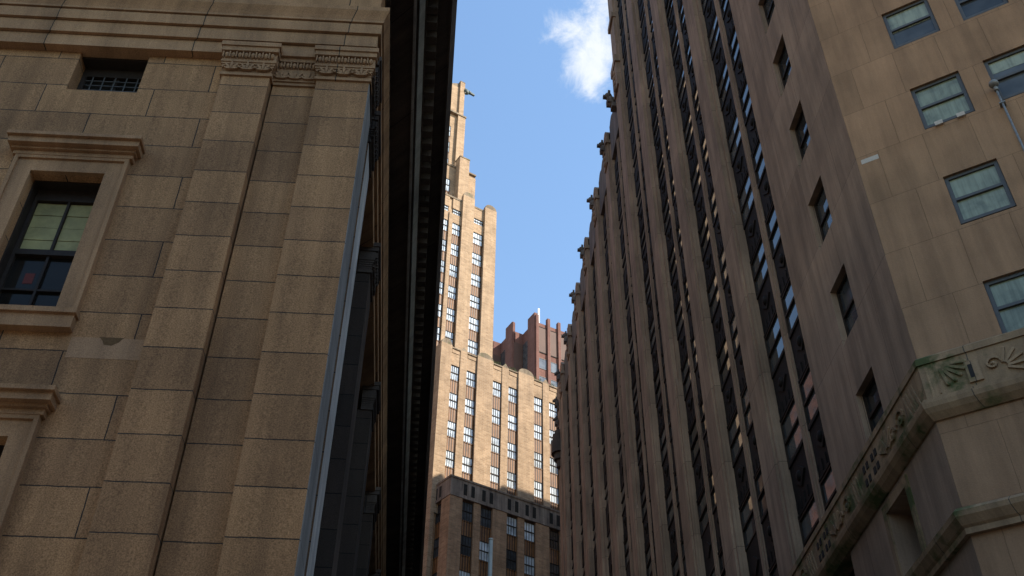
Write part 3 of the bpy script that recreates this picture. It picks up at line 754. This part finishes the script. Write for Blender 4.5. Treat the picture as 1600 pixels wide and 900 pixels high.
while u < 14:
    orn.group(fan, RB, u + .3, zc - .3, .6, 20, 160, .06, 6); orn.group(scroll, RB, u + 1.2, zc, .24, .06); slots(dk, RB, u + 1.9, zc, .08); u += 2.6
u = .2
while u < 26:
    orn.group(lambda mb: [mb.bar(RA, (u + .1 + i * .18, 17.08), (u + .32 + i * .18, 17.8), .07, .06, .1) for i in range(4)])
    orn.group(scroll, RA, u + 1.25, zc, .3, .06, 1); orn.group(scroll, RA, u + 1.85, zc - .1, .22, .06, -1)
    orn.group(fan, RA, u + 2.3, 17.15, .6, 30, 150, .06, 5)
    slots(dk, RA, u + 3.1, zc, .07); slots(dk, RA, u + 3.75, zc, .07)
    u += 4.3
# gargoyles along the parapet
def gargoyle_mb(F, u, z, s=1.0):
    """crouched beast on a corbel: block, chest, head with brow and short snout"""
    mb = MB()
    mb.box(F, u - .28 * s, u + .28 * s, -.2, .16 * s, z - 1.35 * s, z - .95 * s)
    mb.ball(F, u, .16 * s, z - .62 * s, .33 * s, .3 * s, .45 * s, 10, 6)
    mb.ball(F, u, .3 * s, z - .12 * s, .27 * s, .26 * s, .27 * s, 10, 6)
    mb.prism(F, [(u - .13 * s, z - .3 * s), (u + .13 * s, z - .3 * s), (u + .1 * s, z - .08 * s), (u - .1 * s, z - .08 * s)], .4 * s, .64 * s)
    for sg in (-1, 1):
        mb.box(F, u + sg * .2 * s - .07 * s, u + sg * .2 * s + .07 * s, .1 * s, .42 * s, z - .95 * s, z - .5 * s)
        mb.prism(F, [(u + sg * .08 * s, z + .05 * s), (u + sg * .26 * s, z + .02 * s), (u + sg * .24 * s, z + .26 * s)], .18 * s, .34 * s)
    return mb
for k in range(5, npier):
    a, b = ab(k)
    if b > ENDU: break
    gargoyle_mb(RA, (a + b) / 2, ZPAR - .3, 1.05).build('gargoyle', M['lime_orn'], tower)
gargoyle_mb(RA, ab(4)[1] + 1.1, 69.3, 1.2).build('gargoyle', M['lime_orn'], tower)
for uu, zz, s in ((ENDU - .8, 66.8, .95), (ENDU - .6, 64.6, .9)):
    gargoyle_mb(RA, uu, zz, s).build('gargoyle', M['lime_orn'], tower)
mb = MB()       # corner oriel on brackets at the far end
cu_ = ENDU - .9
for i, (r, za, zb) in enumerate(((.35, 58.6, 59.4), (.6, 59.4, 60.1), (.85, 60.1, 61.6), (.72, 61.6, 62.3), (.5, 62.3, 62.8))):
    poly = [(r * math.cos(R(a)), r * math.sin(R(a))) for a in range(0, 181, 20)]
    for (x0, y0), (x1, y1) in zip(poly[:-1], poly[1:]):
        mb.quad([RA(cu_ + x0, y0, za), RA(cu_ + x1, y1, za), RA(cu_ + x1 * .97, y1 * .97, zb), RA(cu_ + x0 * .97, y0 * .97, zb)])
    mb.quad([RA(cu_ + x, y, za) for x, y in poly]); mb.quad([RA(cu_ + x * .97, y * .97, zb) for x, y in reversed(poly)])
mb.build('oriel', M['lime_orn'], tower)

# grey pipe with a round head fixed to the front wall
pz = thing('wall_pipe', 'slim grey pipe with a round head clipped to the right stone wall', 'pipe', RB(4.13, .1, 13.6))
mb = MB(); mb.tube([RB(4.13, .16, z) for z in (13.6, 16, 18.4, 22, 26.3)], .032); pb = mb.build('pipe', M['galv'], pz)
mb = MB(); mb.ball(RB, 4.13, .2, 26.42, .14, .14, .12, 12, 8); mb.tube([RB(4.13, .16, 26.15), RB(4.13, .16, 26.32)], .06); mb.build('head', M['galv'], pz)
for z in (25.6, 23.0, 20.4):
    mb = MB(); mb.box(RB, 4.05, 4.21, .0, .2, z, z + .04); mb.build('clip', M['galv'], pz)

# ------------------------------------------------------------------ stepped brick tower in the middle
TC = (-7.9, 99.7)
T0 = Frame(TC, 58.0, 1)
brick = thing('brick_tower', 'tan brick stepped tower with rust spandrels and rounded pier tops rising in setbacks', 'building', (TC[0] + 3, TC[1] + 8, 0))
TF = T0
def left_frame(F, u): 
    P = F(u, 0, 0); return Frame((P.x, P.y), -38.0, -1)
W_MESH = {}
def tower_window(F, u0, u1, z0, z1, n, dark=False, parent=brick, cols_=4):
    f = win_mb(F, u0, u1, z0, z1, n, .05, True, cols_, .028).build('window', M['frame'], parent)
    pane_mb(F, u0, u1, z0, z1, n, .05).build('pane', M['glass_td'] if dark else M['glass_t'], f)
    return f
def tspandrel(F, u0, u1, z0, z1, n):
    mb = MB(); mb.box(F, u0, u1, n - .1, n, z0, z1); mb.box(F, u0 - .0, u1 + .0, n, n + .05, z1 - .12, z1 - .03)
    mb.build('spandrel', M['spandrel'], brick)
def pier_cap(mb, F, u0, u1, n0, n1, z, h):
    k = 7; um = (u0 + u1) / 2
    pts = [(u0, z)] + [(u1, z)] + [(um + (u1 - u0) / 2 * math.cos(math.pi * i / k), z + h * math.sin(math.pi * i / k)) for i in range(1, k)]
    mb.prism(F, pts, n0, n1)
bm_, bc_ = MB(), Each('coping', M['brick_cap'], brick)
# --- wing (middle tier)
F = T0; ZT = 79.75
bm_.box(F, 0.0, 24.0, -22, -.42, 0, ZT - .2)
lf = left_frame(F, 0.0)
bp = [(-.02, 1.4), (4.82, 6.95), (10.44, 12.6), (16.1, 18.2), (21.7, 24)]
mul_ = [(2.6, 3.5), (8.24, 9.15), (13.92, 14.8), (19.5, 20.4)]
for a, b in bp:
    mb = MB(); mb.box(F, a, b, -.45, 0, 58, ZT + .1); mb.build('pier', M['brick'], brick)
    pier_cap(bc_, F, a + .02, b - .02, -.44, -.01, ZT + .1, .75)
for a, b in mul_:
    mb = MB(); mb.box(F, a, b, -.45, -.12, 58, ZT); mb.build('mullion', M['brick'], brick)
    bc_.prism(F, [(a, ZT), (b, ZT), ((a + b) / 2, ZT + .6)], -.45, -.12)
wc = [(1.4, 2.6), (3.5, 4.82), (6.95, 8.24), (9.15, 10.44), (12.6, 13.92), (14.8, 16.1)]
for a, b in wc:
    mb = MB(); mb.box(F, a, b, -.44, -.2, 77.32, ZT - .15); mb.box(F, a + .12, b - .12, -.2, -.15, 79.0, ZT - .3); mb.build('wall', M['brick'], brick)
    bc_.box(F, a, b, -.44, -.1, ZT - .15, ZT + .02)
    for j in range(6):
        z1 = 77.3 - 3.77 * j
        if z1 < 58.5: break
        tower_window(F, a + .02, b - .02, z1 - 2.0, z1, -.3)
        tspandrel(F, a, b, z1 - 3.77, z1 - 2.0, -.26)
# left return of the wing
mb = MB(); mb.box(lf, 0.0, 14.0, -.45, -.0, 0, ZT); mb.build('wall', M['brick'], brick, 'narrow shaded left return of the middle tier')
# --- upper shaft
F3 = T0.moved(-3.0); Z3 = 107.2
bm_.box(F3, -8.0, 8.5, -18, -.42, 60, Z3 - .3)
for a, b, ztop in ((6.72, 8.5, 107.6), (3.3, 5.05, 108.1), (-3.4, -1.6, 108.1)):
    mb = MB(); mb.box(F3, a, b, -.45, .1, 70, ztop); mb.build('pier', M['brick'], brick); pier_cap(bc_, F3, a + .02, b - .02, -.44, .08, ztop, .8)
mb = MB(); mb.box(F3, 8.5, 8.52, -9, .0, 70, 106.5)
for a, b in ((1.45, 1.98), (-1.6, .1)):
    mb = MB(); mb.box(F3, a, b, -.45, -.08, 70, 104.0); mb.build('mullion', M['brick'], brick)
for a, b in ((5.05, 6.72), (1.98, 3.3), (.1, 1.45)):
    mb = MB(); mb.box(F3, a, b, -.44, -.22, 102.52, 104.12); mb.box(F3, a, b, -.44, -.25, 105.1, Z3); mb.build('wall', M['brick'], brick)
    tower_window(F3, a + .08, b - .08, 104.14, 105.08, -.35)
    for j in range(9):
        z1 = 102.5 - 3.58 * j
        tower_window(F3, a + .08, b - .08, z1 - 2.0, z1, -.3)
        tspandrel(F3, a, b, z1 - 3.58, z1 - 2.0, -.26)
bc_.box(F3, -8.0, 8.45, -18, -.2, Z3 - .3, Z3)
# --- upper setbacks
F4 = T0.moved(-5.5)
mb = MB(); mb.box(F4, -8, 6.3, -12, 0, 100, 115.4); mb.box(F4, 4.9, 6.3, 0.0, .25, 100, 114.9); mb.build('upper_block', M['brick'], brick)
bc_.box(F4, 4.85, 6.35, -12, .3, 115.4, 115.65)
mb = MB(); mb.box(F4, 3.2, 4.75, -.2, 1.1, 104, 116.9); mb.build('pier', M['brick'], brick); bc_.box(F4, 3.15, 4.8, -.25, 1.15, 116.9, 117.1)
tower_window(F4, 1.0, 2.4, 110.2, 112.6, .06, False); tspandrel(F4, 1.0, 2.4, 107.4, 110.2, .05)
bc_.box(F4, -8, 3.2, -12, .1, 115.4, 115.7)
F5 = T0.moved(-8.0)
mb = MB(); mb.box(F5, -8, 4.5, -10, -.3, 112, 130.0); mb.box(F5, 4.3, 5.55, -10, .1, 112, 129.9); mb.build('upper_block', M['brick'], brick)
for j in range(4):
    z1 = 127.0 - 3.5 * j
    tower_window(F5, 2.2, 3.35, z1 - 2.2, z1, -.22, False); tspandrel(F5, 2.2, 3.35, z1 - 3.5, z1 - 2.2, -.24)
bc_.box(F5, -8, 5.65, -10, .2, 129.95, 130.25)
mb = MB(); mb.box(F5, -8, 4.5, -9, -.3, 130.2, 136.8); mb.box(F5, 4.4, 5.2, -9, .0, 130.2, 138.0); mb.box(F5, 1.8, 2.6, -.3, -.05, 130.2, 135.5); mb.build('crown', M['brick'], brick)
bc_.prism(F5, [(2.6, 136.8), (4.4, 136.8), (4.4, 137.9)], -8, -.35); bc_.box(F5, 4.35, 5.2, -9, .02, 138.0, 138.2)
# eagle-head spout on the crown
mb = MB(); mb.ball(F5, 5.5, -.1, 136.3, .5, .4, .5, 10, 6); mb.ball(F5, 6.0, -.1, 136.5, .42, .3, .32, 10, 6)
mb.prism(F5, [(6.2, 136.3), (6.2, 136.7), (6.9, 136.55), (6.95, 136.3)], -.25, .05); mb.prism(F5, [(5.2, 135.6), (5.2, 136.9), (5.9, 136.7)], -.3, .1)
mb.build('gargoyle', M['verdigris'], brick)
# --- lower block (near tier)
F1 = T0.moved(2.5); c0 = .82; Z1 = 61.0
bm1 = MB(); bm1.box(F1, c0 + .1, 26, -6, -.42, 0, Z1 - .3); bm1.build('wall', M['brick_low'], brick)
w1 = [(2.3, 3.65), (4.5, 5.85), (7.6, 8.95), (9.8, 11.15), (12.85, 14.2), (15.1, 16.45), (18.2, 19.5)]
pr = [(c0, 2.28), (5.87, 7.58), (11.17, 12.83), (16.47, 18.18), (19.5, 26)]
for a, b in pr:
    mb = MB(); mb.box(F1, a, b, -.45, 0, 0, 58.98); mb.build('pier', M['brick_low'], brick)
for a, b in ((3.67, 4.48), (8.97, 9.78), (14.22, 15.08)):
    mb = MB(); mb.box(F1, a, b, -.45, -.06, 0, 58.98); mb.build('mullion', M['brick_low'], brick)
for i, (a, b) in enumerate(w1[:6]):
    for j in range(4):
        z1 = 58.85 - 3.77 * j
        tower_window(F1, a, b, z1 - 2.1, z1, -.28, dark=(i, j) not in ((2, 0), (3, 0), (3, 1), (1, 1), (0, 2)))
        tspandrel(F1, a - .02, b + .02, z1 - 3.77, z1 - 2.1, -.24)
l1 = left_frame(F1, c0)
for a, b in ((0.0, 1.5), (2.75, 3.5), (4.75, 6.2), (7.4, 8.2), (9.4, 14)):
    mb = MB(); mb.box(l1, a, b, -.45, 0, 0, 58.98); mb.build('pier', M['brick_low'], brick)
mb = MB(); mb.box(l1, .4, 14, -3, -.42, 0, 60.6); mb.build('wall', M['brick_low'], brick)
for i, (a, b) in enumerate(((1.52, 2.73), (3.52, 4.73), (6.22, 7.38))):
    for j in range(4):
        z1 = 58.85 - 3.77 * j; tower_window(l1, a, b, z1 - 2.1, z1, -.28, dark=True); tspandrel(l1, a, b, z1 - 3.77, z1 - 2.1, -.24)
# stone band with louvred slots round the lower block
cf1 = corner_fn(F1, l1)
P0c = F1(c0, 0, 0)
def cfn(n, z):
    s_ = F1.N + l1.N; mv = s_ / (1 + F1.N.dot(l1.N)); return P0c + mv * n + Vector((0, 0, z))
pth = [((lambda n, z: l1(14, n, z)), -14), (cfn, 0.0), ((lambda n, z: F1(26, n, z)), 26)]
mb = MB(); mb.sweep(pth, [(-.5, 59.0), (.06, 59.0), (.06, 59.3), (.0, 59.34), (.0, 61.0), (.08, 61.06), (.1, 61.25), (-.6, 61.3)]); band = mb.build('stone_band', M['conc'], brick)
sl = []
for a, b in w1[:6]: sl += [(a + .05, a + .47), (b - .4, b + .02)]
for a, b in sl:
    mb = MB(); mb.box(F1, a, b, -.01, .004, 59.42, 60.72)
    for q in range(8): mb.box(F1, a, b, .004, .03, 59.5 + q * .155, 59.54 + q * .155)
    mb.build('louver', M['louver'], band)
for a in (1.6, 2.3, 3.6, 4.3, 6.3, 7.0):
    mb = MB(); mb.box(l1, a, a + .4, -.01, .006, 59.42, 60.72); mb.build('louver', M['louver'], band)
bm_.build('wall', M['brick'], brick)
# weeds rooted along the tier's ledge
def weed(u, w_, h, lab):
    mb = MB(); rnd = random.Random(int(u * 100))
    for i in range(46):
        x = u + rnd.uniform(-w_, w_); z = ZT + .02 + rnd.uniform(0, h); n = rnd.uniform(-.5, -.05); s_ = rnd.uniform(.06, .13); a = rnd.uniform(0, 6.3)
        mb.quad([T0(x, n, z), T0(x + s_ * math.cos(a), n + s_ * .4, z + s_ * .5), T0(x + s_ * .3, n + s_ * math.sin(a), z + s_ * 1.4)])
    for i in range(5): mb.tube([T0(u + (i - 2) * w_ * .4, -.25, ZT), T0(u + (i - 2) * w_ * .45, -.25, ZT + h)], .015, 5)
    tag(mb.build('weed', M['leaf'], None), lab, 'plant', 'weeds on the brick ledge')
weed(7.5, .55, .4, 'green weeds rooted on the brick ledge right beside the tall tan shaft')
weed(9.75, .5, .3, 'low weeds on the brick ledge in front of the red tower recess')
weed(13.2, .55, .35, 'weeds on the brick ledge below the first sunlit-edged fin of the red tower')
weed(15.4, .5, .3, 'rightmost weeds on the brick ledge near the dark gargoyles')

# ------------------------------------------------------------------ red brick tower behind
def px_on_line(pxx, pyy, P, az):
    d = ray(pxx, pyy); a = R(az); U = Vector((math.sin(a), math.cos(a)))
    det = d.x * (-U.y) - (-U.x) * d.y
    uu = (d.x * P[1] - d.y * P[0]) / det
    t_ = (P[0] * (-U.y) - (-U.x) * P[1]) / det
    return t_ * d.x, t_ * d.y, abs(t_)
d0 = ray(836, 500); s0 = 150 / math.hypot(d0.x, d0.y); Q1 = (d0.x * s0, d0.y * s0)
def along(P, az, pxx, pyy):
    """walk from P along azimuth az until the point projects at pxx (in the height of pyy)"""
    a = R(az); U = (math.sin(a), math.cos(a)); d = ray(pxx, pyy)
    # cross product of d and (P + u U) = 0
    u = (d.y * P[0] - d.x * P[1]) / (d.x * U[1] - d.y * U[0])
    return (P[0] + u * U[0], P[1] + u * U[1]), u
Q2, L12 = along(Q1, -29, 817, 515); Q3, L23 = along(Q2, 241, 801, 515); Q4, L34 = along(Q3, -29, 783, 520); Q5, L45 = along(Q4, 241, 768, 520)
red = thing('red_tower', 'dark red brick tower with fins edged in painted sunlight and zigzag corners behind the tan tower', 'building', (Q1[0] + 4, Q1[1] + 6, 0))
ZR = 124.0
Rlong = Frame(Q1, 61, 1); Rl2 = Frame(Q3, 61, 1); Rl3 = Frame(Q5, 61, 1)
Rs1 = Frame(Q1, -29, -1); Rs2 = Frame(Q3, -29, -1)
mb = MB()
poly = [Q5, Q4, Q3, Q2, Q1, tuple(Rlong(24, 0, 0).xy), tuple(Rlong(24, -30, 0).xy), tuple(Rl3(0, -30, 0).xy)]
for (a, b) in zip(poly, poly[1:] + poly[:1]):
    l = math.hypot(b[0] - a[0], b[1] - a[1])
    mb.quad([(a[0], a[1], 0), (b[0], b[1], 0), (b[0], b[1], ZR), (a[0], a[1], ZR)], [(0, 0), (l, 0), (l, ZR), (0, ZR)])
mb.quad([(x, y, ZR) for x, y in poly], [(x, y) for x, y in poly])
rw = mb.build('wall', M['redbrick'], red)
# fins on the long face; sun on their right sides put in as paler strips
for i in range(9):
    u1 = [0.55, 2.85, 5.0, 7.25][i] if i < 4 else 7.25 + 2.3 * (i - 3)
    mb = MB(); mb.box(Rlong, u1 - .5, u1, -.3, .35, 0, 125.4); mb.build('fin', M['redbrick'], red)
    if True:
        mb = MB(); mb.box(Rlong, u1 + .002, u1 + .03, .1, .36, 90, 125.42); mb.build('sunlit_edge', plain('sunlit_strip', (.36, .24, .19), .8, .2), red) if i == 0 else mb.build('sunlit_edge', bpy.data.materials['sunlit_strip'], red)
# corner fins: brick faces turned to the left
for Fs, ln in ((Rs1, L12), (Rs2, L34)):
    mb = MB(); mb.box(Fs, 0.0, ln * .55, -.5, .12, 0, 126.0); mb.build('fin', M['redbrick'], red)
    mb = MB(); mb.box(Fs, ln * .56, ln * .96, .0, .05, 90, 121.5); mb.build('window', M['glass_td'], red)
mb = MB(); mb.box(Rl2, -.02, .25, -.4, .1, 0, 126.0); mb.build('fin', M['redbrick'], red)
# panels and windows
for i in range(6):
    a = [.6, 2.9, 5.05][i] if i < 3 else 7.3 + 2.3 * (i - 3)
    b = ([2.3, 4.45, 6.7][i] if i < 3 else 9.0 + 2.3 * (i - 3))
    mb = MB(); mb.box(Rlong, a + .05, b - .02, .0, .06, 117.7, 123.0); mb.build('panel', M['redpanel'], red)
    mb = MB(); mb.box(Rlong, a, b, .0, .09, 123.02, 123.16); mb.box(Rlong, a, b, 0, .09, 117.5, 117.66); mb.build('string_course', M['bronze'], red)
    for j in range(6):
        z1 = 116.3 - 3.8 * j
        f = win_mb(Rlong, a + .05, b - .05, z1 - 2.15, z1, .03, .05, False).build('window', M['alu'], red)
        mb = MB(); mb.box(Rlong, a + .1, b - .1, -.0 + .004, .02, z1 - 2.1, z1 - .05); mb.build('pane', M['glass_br'], f)
l2 = abs(L23)
mb = MB(); mb.box(Rl2, .3, l2 * .98, .0, .06, 115.0, 121.6); mb.build('panel', M['redpanel'], red)
mb = MB(); mb.box(Rl2, .3, l2 * .98, .0, .05, 112.0, 114.9); mb.build('window', M['glass_td'], red, 'dark open balcony recess below the brown panel')
l3 = abs(L45)
mb = MB(); mb.box(Rl3, .0, l3 * .98, .0, .06, 100.0, 121.0); mb.build('panel', M['redpanel'], red)
mb = MB(); p = Rlong(1.9, -2.0, ZR); mb.tube([p, p + Vector((0, 0, 5.0))], .22, 8); mb.build('mast', M['white'], red)

# ------------------------------------------------------------------ pole in front of the lower block
fd = ray(767, 842); s_ = 25 / math.hypot(fd.x, fd.y); FP = (fd.x * s_, fd.y * s_); FZ = 1.6 + fd.z * s_
fp = thing('flagpole', 'plain pale pole standing in front of the lower brick block', 'pole', (FP[0], FP[1], .0))
mb = MB(); mb.tube([(FP[0], FP[1], 0), (FP[0], FP[1], FZ * .5), (FP[0], FP[1], FZ - .05)], [.07, .06, .055], 12); mb.build('shaft', M['polepaint'], fp)
mb = MB(); mb.tube([(FP[0], FP[1], FZ - .05), (FP[0], FP[1], FZ)], .06, 12); mb.build('cap', M['polepaint'], fp)
mb = MB(); mb.tube([(FP[0], FP[1], 0), (FP[0], FP[1], .3)], .16, 12); mb.build('base', M['galv'], fp)

# ------------------------------------------------------------------ unseen blocks added to cut sky light, cast shade and fill window reflections
def unseen_block(name, label, F, u0, u1, n0, n1, h, mat, fl=3.9, sp=3.4):
    b = thing(name, label, 'building', F((u0 + u1) / 2, (n0 + n1) / 2, 0))
    mb = MB(); mb.box(F, u0, u1, n0, n1, 0, h); mb.box(F, u0 - .3, u1 + .3, n0 - .3, n1 + .3, h, h + .9); mb.build('wall', mat, b)
    wm, pm = MB(), MB()
    for k in range(1, int(h / fl)):
        for i in range(int((u1 - u0) / sp)):
            u = u0 + sp * (i + .5); z = k * fl + .8
            wm.box(F, u - .75, u + .75, n1, n1 + .09, z + 2.1, z + 2.25); wm.box(F, u - .75, u + .75, n1, n1 + .14, z - .15, z); wm.box(F, u - .7, u + .7, n1, n1 + .04, z + 1.0, z + 1.08)
            pm.box(F, u - .7, u + .7, n1 + .003, n1 + .02, z + .002, z + 2.098)
    f = wm.build('window', M['lime_orn'], b); f['kind'] = 'stuff'
    o = pm.build('pane', M['glass_r'], f); o['kind'] = 'stuff'
    return b
unseen_block('added_block', 'unseen tan brick block added behind the viewpoint to cut sky light', Frame((-45, -11), 90, -1), 0, 41.0, -18, 0, 20.0, M['brick'])
unseen_block('added_block', 'unseen brown brick block added behind the viewpoint to cut sky light on the angled corner', Frame((9, -13), 90, -1), 0, 46, -18, 0, 25.0, M['brick_low'])
unseen_block('added_block', 'unseen dark red brick block added behind the granite building to cut sky light', Frame((-33, 10), -4.5, 1), 0, 84, -16, 0, 84.0, M['redbrick'])
unseen_block('added_block', 'unseen tallest red brick slab added behind the granite building for window reflections', Frame((-33, 10), -4.5, 1), 86, 230, -20, 0, 112.0, M['redbrick'])
unseen_block('added_block', 'unseen tall brown block added behind the office block to shade the tan tower', T0.moved(25), 32, 75, 0, 18, 91.5, M['brick_low'])
